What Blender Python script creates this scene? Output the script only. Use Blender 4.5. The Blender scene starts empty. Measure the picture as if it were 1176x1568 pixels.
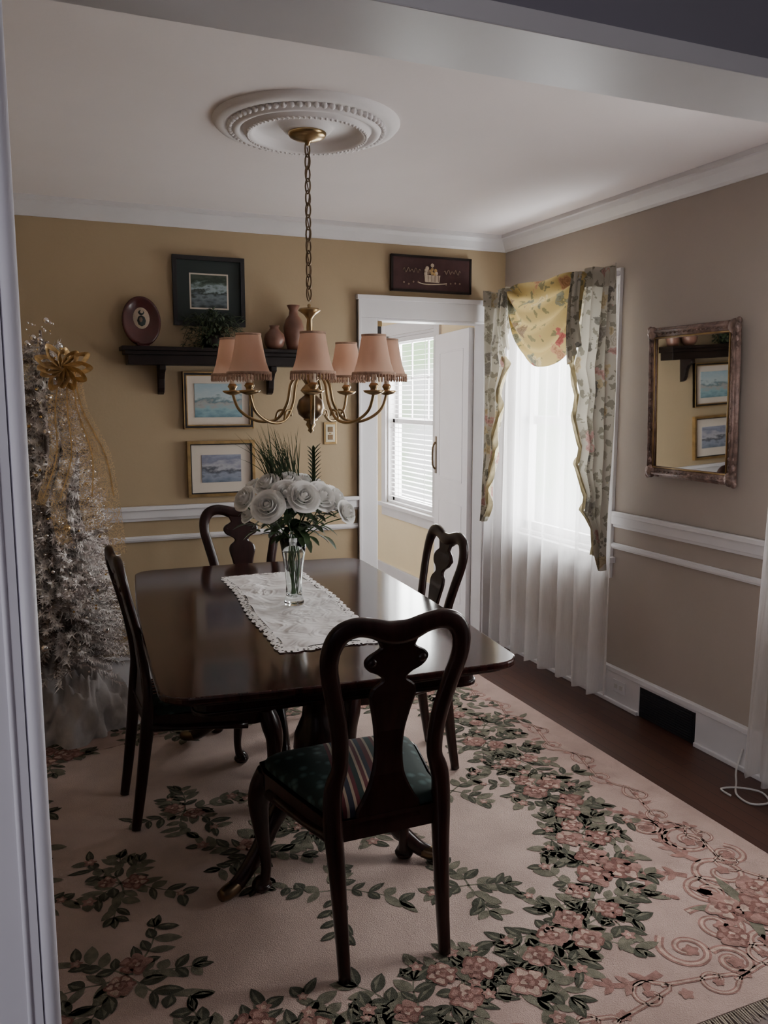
import bpy, math, random
from mathutils import Vector, Matrix
random.seed(7)
R=random.random
def U(a,b): return a+(b-a)*R()
D=bpy.data; C=bpy.context

# ---------------------------------------------------------------- materials
def new_mat(name):
    m=D.materials.new(name); m.use_nodes=True
    nt=m.node_tree; b=nt.nodes['Principled BSDF']
    return m,nt,b
def lnk(nt,a,b): nt.links.new(a,b)
def mat(name,col,rough=.5,metal=0,var=.06,scale=8,bump=0,bscale=60,coat=0,spec=.5,stretch=None,trans=0,transl=0):
    m,nt,b=new_mat(name)
    tc=nt.nodes.new('ShaderNodeTexCoord'); n=nt.nodes.new('ShaderNodeTexNoise')
    n.inputs['Scale'].default_value=scale; n.inputs['Detail'].default_value=4
    src=tc.outputs['Object']
    if stretch:
        mp=nt.nodes.new('ShaderNodeMapping'); mp.inputs['Scale'].default_value=stretch
        lnk(nt,src,mp.inputs['Vector']); src=mp.outputs['Vector']
    lnk(nt,src,n.inputs['Vector'])
    r=nt.nodes.new('ShaderNodeValToRGB')
    c=Vector(col)
    lo=c*(1-var); hi=c*(1+var)
    r.color_ramp.elements[0].position=.3; r.color_ramp.elements[1].position=.7
    r.color_ramp.elements[0].color=(*lo,1); r.color_ramp.elements[1].color=(*[min(1,x) for x in hi],1)
    lnk(nt,n.outputs['Fac'],r.inputs['Fac']); lnk(nt,r.outputs['Color'],b.inputs['Base Color'])
    b.inputs['Roughness'].default_value=rough; b.inputs['Metallic'].default_value=metal
    b.inputs['Specular IOR Level'].default_value=spec
    b.inputs['Coat Weight'].default_value=coat; b.inputs['Coat Roughness'].default_value=.06
    if trans: b.inputs['Transmission Weight'].default_value=trans
    if bump:
        n2=nt.nodes.new('ShaderNodeTexNoise'); n2.inputs['Scale'].default_value=bscale
        lnk(nt,tc.outputs['Object'],n2.inputs['Vector'])
        bp=nt.nodes.new('ShaderNodeBump'); bp.inputs['Strength'].default_value=bump; bp.inputs['Distance'].default_value=.01
        lnk(nt,n2.outputs['Fac'],bp.inputs['Height']); lnk(nt,bp.outputs['Normal'],b.inputs['Normal'])
    if transl:
        tr=nt.nodes.new('ShaderNodeBsdfTranslucent'); lnk(nt,r.outputs['Color'],tr.inputs[0])
        ms=nt.nodes.new('ShaderNodeMixShader'); ms.inputs[0].default_value=transl
        lnk(nt,b.outputs[0],ms.inputs[1]); lnk(nt,tr.outputs[0],ms.inputs[2]); lnk(nt,ms.outputs[0],nt.nodes['Material Output'].inputs[0])
    return m
def ramp(nt,stops,const=False):
    r=nt.nodes.new('ShaderNodeValToRGB'); cr=r.color_ramp
    if const: cr.interpolation='CONSTANT'
    while len(cr.elements)<len(stops): cr.elements.new(.5)
    for e,(p,c) in zip(cr.elements,stops):
        e.position=p; e.color=(*c,1)
    return r
def math_n(nt,op,a,b=None):
    n=nt.nodes.new('ShaderNodeMath'); n.operation=op
    for i,v in enumerate((a,b)):
        if v is None: continue
        if isinstance(v,(int,float)): n.inputs[i].default_value=v
        else: lnk(nt,v,n.inputs[i])
    return n.outputs[0]

def floral(name,base,cols,leaf,scale=14,transl=.3,thr=.33,lthr=.36,ldens=.45,dist=.07):
    m,nt,b=new_mat(name)
    tc=nt.nodes.new('ShaderNodeTexCoord')
    nz=nt.nodes.new('ShaderNodeTexNoise'); nz.inputs['Scale'].default_value=26; nz.inputs['Detail'].default_value=4
    lnk(nt,tc.outputs['Object'],nz.inputs['Vector'])
    vm=nt.nodes.new('ShaderNodeVectorMath'); vm.operation='SCALE'; vm.inputs['Scale'].default_value=dist
    lnk(nt,nz.outputs['Color'],vm.inputs[0])
    va=nt.nodes.new('ShaderNodeVectorMath'); va.operation='ADD'
    lnk(nt,tc.outputs['Object'],va.inputs[0]); lnk(nt,vm.outputs[0],va.inputs[1])
    def vor(s):
        v=nt.nodes.new('ShaderNodeTexVoronoi'); v.inputs['Scale'].default_value=s
        lnk(nt,va.outputs[0],v.inputs['Vector']); return v
    v1=vor(scale); v2=vor(scale*2.1)
    sep=nt.nodes.new('ShaderNodeSeparateColor'); lnk(nt,v1.outputs['Color'],sep.inputs[0])
    k=len(cols); fr=ramp(nt,[(i/k,c) for i,c in enumerate(cols)],True); lnk(nt,sep.outputs[0],fr.inputs[0])
    sep2=nt.nodes.new('ShaderNodeSeparateColor'); lnk(nt,v2.outputs['Color'],sep2.inputs[0])
    lm=math_n(nt,'MULTIPLY',math_n(nt,'LESS_THAN',v2.outputs['Distance'],lthr),math_n(nt,'GREATER_THAN',sep2.outputs[1],ldens))
    mx=nt.nodes.new('ShaderNodeMix'); mx.data_type='RGBA'; mx.inputs[6].default_value=(*base,1); mx.inputs[7].default_value=(*leaf,1)
    lnk(nt,lm,mx.inputs[0])
    fm=math_n(nt,'MULTIPLY',math_n(nt,'LESS_THAN',v1.outputs['Distance'],thr),math_n(nt,'GREATER_THAN',sep.outputs[1],.22))
    mx2=nt.nodes.new('ShaderNodeMix'); mx2.data_type='RGBA'
    lnk(nt,fm,mx2.inputs[0]); lnk(nt,mx.outputs[2],mx2.inputs[6])
    pr=ramp(nt,[(0,(.4,.35,.3)),(.10,(1,1,1)),(.17,(.6,.58,.55)),(.22,(1,1,1)),(.31,(.62,.6,.56)),(.36,(1,1,1))])
    lnk(nt,v1.outputs['Distance'],pr.inputs[0])
    mm=nt.nodes.new('ShaderNodeMix'); mm.data_type='RGBA'; mm.blend_type='MULTIPLY'; mm.inputs[0].default_value=1
    lnk(nt,fr.outputs[0],mm.inputs[6]); lnk(nt,pr.outputs[0],mm.inputs[7]); lnk(nt,mm.outputs[2],mx2.inputs[7])
    lnk(nt,mx2.outputs[2],b.inputs['Base Color']); b.inputs['Roughness'].default_value=.85
    if transl:
        tr=nt.nodes.new('ShaderNodeBsdfTranslucent'); lnk(nt,mx2.outputs[2],tr.inputs[0])
        ms=nt.nodes.new('ShaderNodeMixShader'); ms.inputs[0].default_value=transl
        out=nt.nodes['Material Output']
        lnk(nt,b.outputs[0],ms.inputs[1]); lnk(nt,tr.outputs[0],ms.inputs[2]); lnk(nt,ms.outputs[0],out.inputs[0])
    return m

def picture_mat(name,stops,h,scale=9,amt=.35):
    m,nt,b=new_mat(name)
    tc=nt.nodes.new('ShaderNodeTexCoord'); sx=nt.nodes.new('ShaderNodeSeparateXYZ'); lnk(nt,tc.outputs['Object'],sx.inputs[0])
    n=nt.nodes.new('ShaderNodeTexNoise'); n.inputs['Scale'].default_value=scale; n.inputs['Detail'].default_value=6
    mp=nt.nodes.new('ShaderNodeMapping'); mp.inputs['Scale'].default_value=(1,1,2.2)
    lnk(nt,tc.outputs['Object'],mp.inputs[0]); lnk(nt,mp.outputs[0],n.inputs[0])
    zz=math_n(nt,'ADD',math_n(nt,'MULTIPLY',sx.outputs[2],1/h),.5)
    nn=math_n(nt,'MULTIPLY',math_n(nt,'SUBTRACT',n.outputs['Fac'],.5),amt*2)
    f=math_n(nt,'ADD',zz,nn)
    r=ramp(nt,stops); lnk(nt,f,r.inputs[0]); lnk(nt,r.outputs[0],b.inputs['Base Color'])
    b.inputs['Roughness'].default_value=.25
    return m

M={}
M['wall']=mat('wall_paint_tan',(.42,.32,.195),.75,var=.03,scale=3,bump=.05)
M['wallr']=mat('wall_tan_cool_lit',(.38,.325,.28),.75,var=.03,scale=3,bump=.05)  # same tan paint; cooler, dimmer light on the right wall put into its colour
M['kwall']=mat('kitchen_paint_yellow',(.86,.72,.46),.7,var=.03,scale=3)
M['kwallw']=mat('kitchen_bounce_white',(.86,.84,.86),.7,var=.03,scale=3)  # made-up white for these walls, so light bounced onto the door stays neutral
M['hwall']=mat('hall_paint_mauve',(.26,.245,.285),.8,var=.03,scale=3)
M['white']=mat('trim_white_paint',(.72,.70,.71),.4,var=.03,scale=5)
M['kwhite']=mat('door_white_paint',(.92,.90,.93),.5,var=.02,scale=5)
M['jamb']=mat('jamb_white_paint',(.84,.82,.90),.5,var=.03,scale=5)
M['ceil']=mat('ceiling_paint',(.86,.80,.79),.85,var=.02,scale=2,bump=.04)
M['med']=mat('medallion_plaster',(.88,.85,.85),.6,var=.02)
M['mahog']=mat('mahogany_wood',(.022,.007,.0055),.28,var=.45,scale=7,coat=.25,spec=.3,stretch=(6,6,1))
M['tabletop']=mat('mahogany_polished',(.034,.011,.009),.13,var=.45,scale=5,coat=.1,spec=.35,stretch=(9,1,1))
M['brass']=mat('brass',(.40,.285,.145),.28,1,var=.15)
M['dkbrass']=mat('antique_brass',(.18,.125,.075),.3,1,var=.2)
M['shade']=mat('lampshade_peach',(.92,.64,.48),.8,var=.05,transl=.4)
M['fringe']=mat('lampshade_fringe',(.50,.33,.24),.9,var=.2,scale=60)
M['candle']=mat('candle_sleeve',(.8,.74,.62),.5)
M['black']=mat('black_paint',(.012,.011,.012),.35,var=.2)
M['shelfw']=mat('dark_shelf_wood',(.012,.007,.006),.4,var=.3,spec=.3)
M['gold']=mat('gold_frame',(.40,.27,.12),.35,.8,var=.25,scale=20)
M['bronze']=mat('bronze_frame',(.24,.165,.14),.38,.5,var=.45,scale=30,bump=.5,bscale=70)
M['matb']=mat('mat_board',(.62,.55,.47),.8,var=.02)
M['greenmat']=mat('green_mat_board',(.02,.03,.028),.7)
M['terra']=mat('terracotta_glaze',(.20,.095,.065),.4,var=.35,scale=10)
M['leaf']=mat('leaf_green',(.035,.068,.024),.5,var=.5,scale=25)
M['ivy']=mat('ivy_dark',(.05,.075,.035),.6,var=.6,scale=25)
M['rose']=mat('rose_cream',(.98,.97,.94),.7,var=.015,scale=20,transl=.12)
M['stem']=mat('stem_green',(.05,.12,.03),.5,var=.3)
M['redwood']=mat('oval_plate_wood',(.075,.014,.012),.25,var=.3,coat=.3)
M['cream']=mat('cream_paint',(.5,.40,.30),.7,var=.2,scale=30)
M['signtxt']=mat('sign_lettering',(.22,.15,.11),.7,var=.2,scale=30)
M['signred']=mat('sign_red_board',(.060,.028,.028),.55,var=.25,scale=12,spec=.2)
M['vent']=mat('vent_metal',(.01,.01,.013),.5)
M['plate']=mat('ivory_plastic',(.65,.58,.42),.4)
M['cloth']=mat('white_batting',(.50,.47,.46),.95,var=.2,scale=10,bump=.6,bscale=25)
M['tdark']=mat('tree_needles_brown',(.24,.19,.165),.8,var=.5,scale=15)
M['tfrost']=mat('tree_needles_frosted',(.86,.81,.78),.8,var=.14,scale=15)
M['tmid']=mat('tree_needles_mauve',(.55,.48,.45),.8,var=.3,scale=15)
M['sparkle']=mat('ornament_silver',(.9,.86,.82),.15,1)
M['gsparkle']=mat('ornament_gold',(.65,.42,.16),.2,1)
M['ribbon']=mat('gold_ribbon',(.58,.38,.16),.4,.35,var=.35,scale=40)
m,nt,b=new_mat('gold_mesh_ribbon'); b.inputs['Base Color'].default_value=(.74,.54,.30,1); b.inputs['Metallic'].default_value=.2; b.inputs['Roughness'].default_value=.5
tc=nt.nodes.new('ShaderNodeTexCoord'); v=nt.nodes.new('ShaderNodeTexNoise'); v.inputs['Scale'].default_value=180; lnk(nt,tc.outputs['Object'],v.inputs[0])
lnk(nt,math_n(nt,'ADD',math_n(nt,'MULTIPLY',math_n(nt,'GREATER_THAN',v.outputs[0],.5),.6),.15),b.inputs['Alpha']); M['net']=m
M['cord']=mat('white_cord',(.6,.58,.56),.5)
M['rugbase']=mat('rug_cream_wool',(.55,.405,.355),.95,var=.14,scale=6,bump=.6,bscale=350,spec=.1)
M['rugfield']=mat('rug_field_wool',(.60,.465,.41),.95,var=.12,scale=5,bump=.6,bscale=350,spec=.1)
def rm(n,c): return mat('rug_'+n,c,.95,var=.3,scale=40,bump=.6,bscale=350,spec=.1)
M['rg1']=rm('dark_green',(.095,.098,.075)); M['rg2']=rm('sage_green',(.21,.20,.15))
M['rp1']=rm('rose_dark',(.27,.14,.12)); M['rp2']=rm('rose_mid',(.41,.245,.21)); M['rp3']=rm('rose_light',(.58,.42,.35)); M['rsc']=rm('scroll_pink',(.37,.21,.18)); M['rsh']=rm('carved_outline',(.44,.32,.275))
M['rfr']=rm('fringe',(.45,.38,.30))
M['grass']=mat('grass_blades',(.03,.055,.018),.5,var=.4)

m,nt,b=new_mat('mirror_glass'); b.inputs['Base Color'].default_value=(.85,.86,.85,1); b.inputs['Metallic'].default_value=1; b.inputs['Roughness'].default_value=.02; M['mirror']=m
m,nt,b=new_mat('clear_glass'); b.inputs['Base Color'].default_value=(.93,.97,.96,1); b.inputs['Transmission Weight'].default_value=1; b.inputs['Roughness'].default_value=.02; b.inputs['IOR'].default_value=1.42; M['glass']=m
m,nt,b=new_mat('sheer_voile')
tr=nt.nodes.new('ShaderNodeBsdfTransparent'); tl=nt.nodes.new('ShaderNodeBsdfTranslucent'); tl.inputs[0].default_value=(.92,.91,.90,1)
df=nt.nodes.new('ShaderNodeBsdfDiffuse'); df.inputs[0].default_value=(.80,.78,.78,1)
w=nt.nodes.new('ShaderNodeTexNoise'); w.inputs['Scale'].default_value=40
a=nt.nodes.new('ShaderNodeMixShader'); a.inputs[0].default_value=.58; c2=nt.nodes.new('ShaderNodeMixShader')
lnk(nt,df.outputs[0],a.inputs[1]); lnk(nt,tl.outputs[0],a.inputs[2])
fac=math_n(nt,'ADD',math_n(nt,'MULTIPLY',w.outputs['Fac'],.12),.52)
lnk(nt,fac,c2.inputs[0]); lnk(nt,tr.outputs[0],c2.inputs[1]); lnk(nt,a.outputs[0],c2.inputs[2]); lnk(nt,c2.outputs[0],nt.nodes['Material Output'].inputs[0])
M['sheer']=m
m,nt,b=new_mat('floor_wood_planks')
tc=nt.nodes.new('ShaderNodeTexCoord'); mp=nt.nodes.new('ShaderNodeMapping'); mp.inputs['Rotation'].default_value=(0,0,math.pi/2)
lnk(nt,tc.outputs['Object'],mp.inputs[0]); br=nt.nodes.new('ShaderNodeTexBrick'); lnk(nt,mp.outputs[0],br.inputs[0])
br.inputs['Scale'].default_value=1; br.inputs['Brick Width'].default_value=1.3; br.inputs['Row Height'].default_value=.06; br.inputs['Mortar Size'].default_value=.0015
br.inputs['Color1'].default_value=(.060,.023,.015,1); br.inputs['Color2'].default_value=(.085,.034,.021,1); br.inputs['Mortar'].default_value=(.015,.006,.004,1)
lnk(nt,br.outputs['Color'],b.inputs['Base Color']); b.inputs['Roughness'].default_value=.4
M['floor']=m
M['drape']=floral('floral_drape',(.47,.44,.365),[(.25,.23,.20),(.44,.27,.24),(.54,.50,.42),(.19,.18,.155),(.46,.38,.24),(.32,.30,.24)],(.24,.225,.175),scale=11,thr=.43,lthr=.40,ldens=.35,dist=.09)
M['swag']=floral('floral_swag_yellow',(.52,.40,.17),[(.42,.13,.11),(.60,.50,.28),(.25,.25,.18),(.50,.28,.16),(.30,.22,.14)],(.24,.22,.12),scale=9,thr=.42,lthr=.38,ldens=.35,dist=.09,transl=.2)
M['lining']=mat('drape_lining_gold',(.42,.36,.22),.8,var=.3,scale=20,transl=.25)
m,nt,b=new_mat('seat_stripe_fabric')
tc=nt.nodes.new('ShaderNodeTexCoord'); sx=nt.nodes.new('ShaderNodeSeparateXYZ'); lnk(nt,tc.outputs['Object'],sx.inputs[0])
s=math_n(nt,'SUBTRACT',sx.outputs[0],math_n(nt,'MULTIPLY',sx.outputs[1],.2))
f=math_n(nt,'ADD',math_n(nt,'MULTIPLY',s,2.0),.5)
G=(.012,.028,.024);CR=(.36,.27,.20);BU=(.10,.015,.02);NV=(.02,.022,.04)
st=[(0,G),(.24,BU),(.265,CR),(.28,NV),(.31,CR),(.325,BU),(.35,G),(.38,CR),(.395,BU),(.42,CR),(.43,NV),(.46,BU),(.49,CR),(.505,G),(.54,BU),(.56,CR),(.575,G)]
r=ramp(nt,st,True); lnk(nt,f,r.inputs[0])
vo=nt.nodes.new('ShaderNodeTexVoronoi'); vo.inputs['Scale'].default_value=28; lnk(nt,tc.outputs['Object'],vo.inputs[0])
fl=ramp(nt,[(0,(.09,.15,.14)),(.3,(.04,.075,.07)),(.45,(.012,.028,.024))]); lnk(nt,vo.outputs['Distance'],fl.inputs[0])
mk=math_n(nt,'ADD',math_n(nt,'GREATER_THAN',f,.575),math_n(nt,'LESS_THAN',f,.24))
mx=nt.nodes.new('ShaderNodeMix'); mx.data_type='RGBA'; lnk(nt,mk,mx.inputs[0]); lnk(nt,r.outputs[0],mx.inputs[6]); lnk(nt,fl.outputs[0],mx.inputs[7])
lnk(nt,mx.outputs[2],b.inputs['Base Color']); b.inputs['Roughness'].default_value=.8; M['seat']=m
m,nt,b=new_mat('lace_linen'); b.inputs['Base Color'].default_value=(.92,.90,.90,1); b.inputs['Roughness'].default_value=.9
tc=nt.nodes.new('ShaderNodeTexCoord'); n=nt.nodes.new('ShaderNodeTexNoise'); n.inputs['Scale'].default_value=9; n.inputs['Distortion'].default_value=1.5
lnk(nt,tc.outputs['Object'],n.inputs[0]); bp=nt.nodes.new('ShaderNodeBump'); bp.inputs['Strength'].default_value=.6; bp.inputs['Distance'].default_value=.03
lnk(nt,n.outputs[0],bp.inputs['Height']); lnk(nt,bp.outputs[0],b.inputs['Normal']); M['lace']=m
m,nt,b=new_mat('lace_edge'); b.inputs['Base Color'].default_value=(.92,.90,.89,1); b.inputs['Roughness'].default_value=.9
tc=nt.nodes.new('ShaderNodeTexCoord'); v=nt.nodes.new('ShaderNodeTexVoronoi'); v.inputs['Scale'].default_value=75; lnk(nt,tc.outputs['Object'],v.inputs[0])
al=math_n(nt,'GREATER_THAN',v.outputs['Distance'],.33); lnk(nt,al,b.inputs['Alpha']); M['laceedge']=m

# ---------------------------------------------------------------- mesh builder
def catmull(P,n):
    P=[tuple(p) for p in P]; out=[]
    L=len(P)
    for i in range(L-1):
        p0=P[max(i-1,0)];p1=P[i];p2=P[i+1];p3=P[min(i+2,L-1)]
        for k in range(n):
            t=k/n
            out.append(tuple(.5*((2*b)+(-a+c)*t+(2*a-5*b+4*c-d)*t*t+(-a+3*b-3*c+d)*t**3) for a,b,c,d in zip(p0,p1,p2,p3)))
    out.append(P[-1]); return out
class B:
    def __init__(s): s.v=[];s.f=[];s.m=[];s.sm=[];s.mats=[];s.T=Matrix.Identity(4)
    def mi(s,m):
        m=M[m] if isinstance(m,str) else m
        if m not in s.mats: s.mats.append(m)
        return s.mats.index(m)
    def add(s,vs,fs,m,smooth=False):
        o=len(s.v); k=s.mi(m); T=s.T
        s.v+= [tuple(T@Vector(p)) for p in vs]
        for f in fs:
            s.f.append([i+o for i in f]); s.m.append(k); s.sm.append(smooth)
    def box(s,x0,x1,y0,y1,z0,z1,m):
        v=[(x,y,z) for x in(x0,x1) for y in(y0,y1) for z in(z0,z1)]
        s.add(v,[(0,1,3,2),(4,6,7,5),(0,4,5,1),(2,3,7,6),(0,2,6,4),(1,5,7,3)],m)
    def lathe(s,prof,m,seg=24,smooth=True,c=(0,0,0),sx=1,sy=1):
        vs=[];fs=[];n=len(prof)
        for r,z in prof:
            for k in range(seg):
                a=2*math.pi*k/seg; vs.append((c[0]+r*sx*math.cos(a),c[1]+r*sy*math.sin(a),c[2]+z))
        for i in range(n-1):
            for k in range(seg):
                k2=(k+1)%seg; fs.append((i*seg+k,i*seg+k2,(i+1)*seg+k2,(i+1)*seg+k))
        s.add(vs,fs,m,smooth)
    def sphere(s,c,r,m,seg=10,sz=1,sx=1,sy=1):
        s.lathe([(max(1e-5,r*math.sin(math.pi*i/seg)),-r*sz*math.cos(math.pi*i/seg)) for i in range(seg+1)],m,seg=max(8,seg),c=c,sx=sx,sy=sy)
    def sweep(s,pts,m,n=5,seg=10,ref=None,rad=None,closed=False,power=1):
        if len(pts[0])==3: pts=[(*p,rad,rad) for p in pts]
        elif len(pts[0])==4: pts=[(*p,p[3]) for p in pts]
        P=catmull(pts,n) if n>1 else pts
        vs=[];fs=[];L=len(P); N=None
        for i,p in enumerate(P):
            a=Vector(P[max(i-1,0)][:3]); b_=Vector(P[min(i+1,L-1)][:3])
            if closed: a=Vector(P[i-1][:3]); b_=Vector(P[(i+1)%L][:3])
            T=(b_-a); T=T.normalized() if T.length>1e-9 else Vector((0,0,1))
            if ref: N=Vector(ref)-T*T.dot(Vector(ref))
            elif N is None:
                q=Vector((0,0,1)) if abs(T.z)<.9 else Vector((1,0,0)); N=q-T*T.dot(q)
            else: N=N-T*T.dot(N)
            N.normalize(); Bn=T.cross(N)
            for k in range(seg):
                an=2*math.pi*k/seg; cc=math.cos(an); ss=math.sin(an)
                if power!=1:
                    cc=math.copysign(abs(cc)**power,cc); ss=math.copysign(abs(ss)**power,ss)
                vs.append(Vector(p[:3])+N*(p[4]*cc)+Bn*(p[3]*ss))
        rr=L if closed else L-1
        for i in range(rr):
            j=(i+1)%L
            for k in range(seg):
                k2=(k+1)%seg; fs.append((i*seg+k,i*seg+k2,j*seg+k2,j*seg+k))
        if not closed:
            fs.append(tuple(range(seg))[::-1]); fs.append(tuple((L-1)*seg+k for k in range(seg)))
        s.add(vs,fs,m,True)
    def prism(s,out,z0,z1,m):
        n=len(out); vs=[(x,y,z0) for x,y in out]+[(x,y,z1) for x,y in out]
        fs=[(i,(i+1)%n,(i+1)%n+n,i+n) for i in range(n)]+[tuple(range(n))[::-1],tuple(range(n,2*n))]
        s.add(vs,fs,m)
    def grid(s,fn,nu,nv,m,smooth=True):
        vs=[fn(i/nu,j/nv) for j in range(nv+1) for i in range(nu+1)]
        fs=[(j*(nu+1)+i,j*(nu+1)+i+1,(j+1)*(nu+1)+i+1,(j+1)*(nu+1)+i) for j in range(nv) for i in range(nu)]
        s.add(vs,fs,m,smooth)
    def leaf(s,base,d,up,L,w,m,droop=.2,n=4):
        d=Vector(d).normalized(); up=Vector(up); side=d.cross(up)
        if side.length<1e-4: side=d.cross(Vector((1,0,0)))
        side.normalize(); up=side.cross(d)
        base=Vector(base); vs=[];fs=[]
        for i in range(n+1):
            t=i/n; ww=w*math.sin(math.pi*min(1,(t*.92+.04)))**.8*.5
            c=base+d*L*t-up*(droop*L*t*t)
            vs+=[c-side*ww+up*ww*.3,c,c+side*ww+up*ww*.3]
        for i in range(n):
            o=i*3; fs+=[(o,o+1,o+4,o+3),(o+1,o+2,o+5,o+4)]
        s.add(vs,fs,m,True)
    def obj(s,name,loc=(0,0,0),rot=(0,0,0),bevel=0,parent=None,solid=0):
        me=D.meshes.new(name); me.from_pydata(s.v,[],s.f)
        for q in s.mats: me.materials.append(q)
        me.polygons.foreach_set('material_index',s.m); me.polygons.foreach_set('use_smooth',s.sm); me.update()
        o=D.objects.new(name,me); C.collection.objects.link(o); o.location=loc; o.rotation_euler=rot
        if parent: o.parent=parent
        if bevel:
            q=o.modifiers.new('bevel','BEVEL'); q.width=bevel; q.segments=2; q.limit_method='ANGLE'; q.angle_limit=.7
        if solid:
            q=o.modifiers.new('solid','SOLIDIFY'); q.thickness=solid
        return o
def empty(name,loc=(0,0,0),rot=(0,0,0)):
    e=D.objects.new(name,None); C.collection.objects.link(e); e.location=loc; e.rotation_euler=rot; return e

# ---------------------------------------------------------------- room shell
ZC=2.5
def wall(name,axis,p0,p1,a0,a1,holes,m,z1=ZC):
    b=B(); cur=a0
    def bx(u0,u1,za,zb):
        if u1-u0<1e-4 or zb-za<1e-4: return
        if axis=='x': b.box(p0,p1,u0,u1,za,zb,m)
        else: b.box(u0,u1,p0,p1,za,zb,m)
    for h0,h1,z0,zt in sorted(holes):
        bx(cur,h0,0,z1); bx(h0,h1,0,z0); bx(h0,h1,zt,z1); cur=h1
    bx(cur,a1,0,z1); return b.obj(name)
XR=2.68; YB=4.48
W1=(3.455,4.30,.75,2.09); W2=(1.50,2.22,.75,2.05); W3=(5.42,6.30,.69,2.04)
wall('wall_back','y',YB,YB+.12,-.93,XR,[(1.83,2.55,0,2.0)],'wall')
wall('wall_right','x',XR,XR+.12,1.30,YB,[W1,W2],'wallr')
wall('wall_kitchen_right','x',XR,XR+.12,YB,7.12,[W3],'kwall')
wall('wall_left','x',-.93,-.81,1.30,YB,[],'wall')
wall('wall_near','y',1.13,1.30,-2.5,3.3,[(-.012,1.78,0,2.1)],'hwall')
wall('wall_kitchen_back','y',7.0,7.12,.5,XR,[],'kwallw')
wall('wall_kitchen_left','x',.5,.62,4.6,7.0,[],'kwallw')
wall('wall_hall_back','y',-2.72,-2.6,-2.5,3.3,[],'hwall')
wall('wall_hall_left','x',-2.62,-2.5,-2.72,1.30,[(-1.6,-.2,.8,2.1)],'hwall')
wall('wall_hall_right','x',3.3,3.42,-2.72,1.30,[],'hwall')
b=B(); b.box(-2.7,3.5,-2.8,7.2,-.08,0,'floor'); b.obj('floor')
b=B(); b.box(-2.7,3.5,-2.8,7.2,ZC,ZC+.08,'ceil'); b.obj('ceiling')
b=B()
b.box(-.030,-.012,1.128,1.302,0,2.1,'jamb'); b.box(1.78,1.80,1.128,1.302,0,2.1,'jamb')
b.box(-.03,1.80,1.128,1.302,2.088,2.12,'white')
b.obj('trim_1',bevel=.002)
b=B()
b.box(-.135,-.03,1.112,1.13,0,2.22,'jamb')
b.sweep([(-.019,1.120,0),(-.019,1.120,2.11)],'jamb',n=1,rad=.011,seg=14)
b.sweep([(-.045,1.113,0),(-.045,1.113,2.11)],'jamb',n=1,rad=.004,seg=10)
b.sweep([(-.128,1.11,0),(-.128,1.11,2.2)],'jamb',n=1,rad=.009,seg=10)
b.box(1.80,1.91,1.112,1.13,0,2.22,'jamb')
b.obj('trim_2')
b=B(); b.box(-.13,-.014,1.30,1.318,0,2.2,'white'); b.box(1.782,1.90,1.30,1.318,0,2.2,'white'); b.box(-.13,1.90,1.30,1.318,2.104,2.2,'white'); b.obj('trim_3',bevel=.003)
def crownprof(): return [(0,0),(0,-.085),(.010,-.085),(.015,-.074),(.026,-.064),(.05,-.042),(.064,-.024),(.078,-.02),(.078,0)]
def crown(name,p,q,inward):
    b=B(); p=Vector(p);q=Vector(q); inw=Vector(inward); pr=crownprof(); vs=[]
    for e in(p,q): vs+=[e+inw*x+Vector((0,0,ZC+z)) for x,z in pr]
    n=len(pr); b.add(vs,[(i,(i+1)%n,(i+1)%n+n,i+n) for i in range(n)]+[tuple(range(n)),tuple(range(n,2*n))],'white'); return b.obj(name)
crown('trim_4',(-.81,YB,0),(XR,YB,0),(0,-1,0)); crown('trim_5',(XR,1.3,0),(XR,YB,0),(-1,0,0))
crown('trim_6',(-.81,1.3,0),(-.81,YB,0),(1,0,0)); crown('trim_7',(-.81,1.3,0),(XR,1.3,0),(0,1,0))
def railprof(b,seg,along,pos,sgn,z0,z1,zb0,zb1):
    a,c=seg
    def bx(d,za,zb):
        if along=='x': b.box(a,c,min(pos,pos+sgn*d),max(pos,pos+sgn*d),za,zb,'white')
        else: b.box(min(pos,pos+sgn*d),max(pos,pos+sgn*d),a,c,za,zb,'white')
    bx(.012,z0,z1); bx(.022,z0+.015,z1-.012); bx(.034,z1-.022,z1); bx(.012,zb0,zb1); bx(.018,zb0+.008,zb1-.006)
for i,(seg,al,pos,sg) in enumerate([((-.81,1.715),'x',YB,-1),((1.30,1.40),'y',XR,-1),((2.32,3.37),'y',XR,-1),((1.3,YB-.03),'y',-.81,1)]):
    b=B(); railprof(b,seg,al,pos,sg,.905,.985,.795,.825); b.obj('trim_%d'%(8+i),bevel=.003)
b=B(); b.box(-.81,1.715,YB-.018,YB,0,.165,'white'); b.box(-.81,1.715,YB-.028,YB,.165,.19,'white'); b.box(-.81,1.715,YB-.03,YB,0,.02,'white'); b.obj('baseboard_back',bevel=.003)
b=B()
for a,c in((1.3,2.735),(3.11,YB)):
    b.box(XR-.018,XR,a,c,0,.165,'white')
b.box(XR-.018,XR,2.735,3.11,.15,.165,'white'); b.box(XR-.028,XR,1.3,YB,.165,.19,'white')
b.box(XR-.03,XR,1.3,2.73,0,.02,'white'); b.box(XR-.03,XR,3.115,YB,0,.02,'white')
b.obj('baseboard_right',bevel=.003)
b=B(); b.box(-.81,-.79,1.3,YB-.03,0,.19,'white'); b.obj('baseboard_left',bevel=.003)
b=B(); b.box(XR-.02,XR,4.72,7,0,.17,'white'); b.obj('baseboard_kitchen',bevel=.003)
b=B(); b.box(.62,XR,6.98,7,0,.17,'white'); b.obj('baseboard_kitchen_back',bevel=.003)
b=B(); b.box(XR-.016,XR-.001,2.737,3.108,0.004,.149,'vent')
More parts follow.
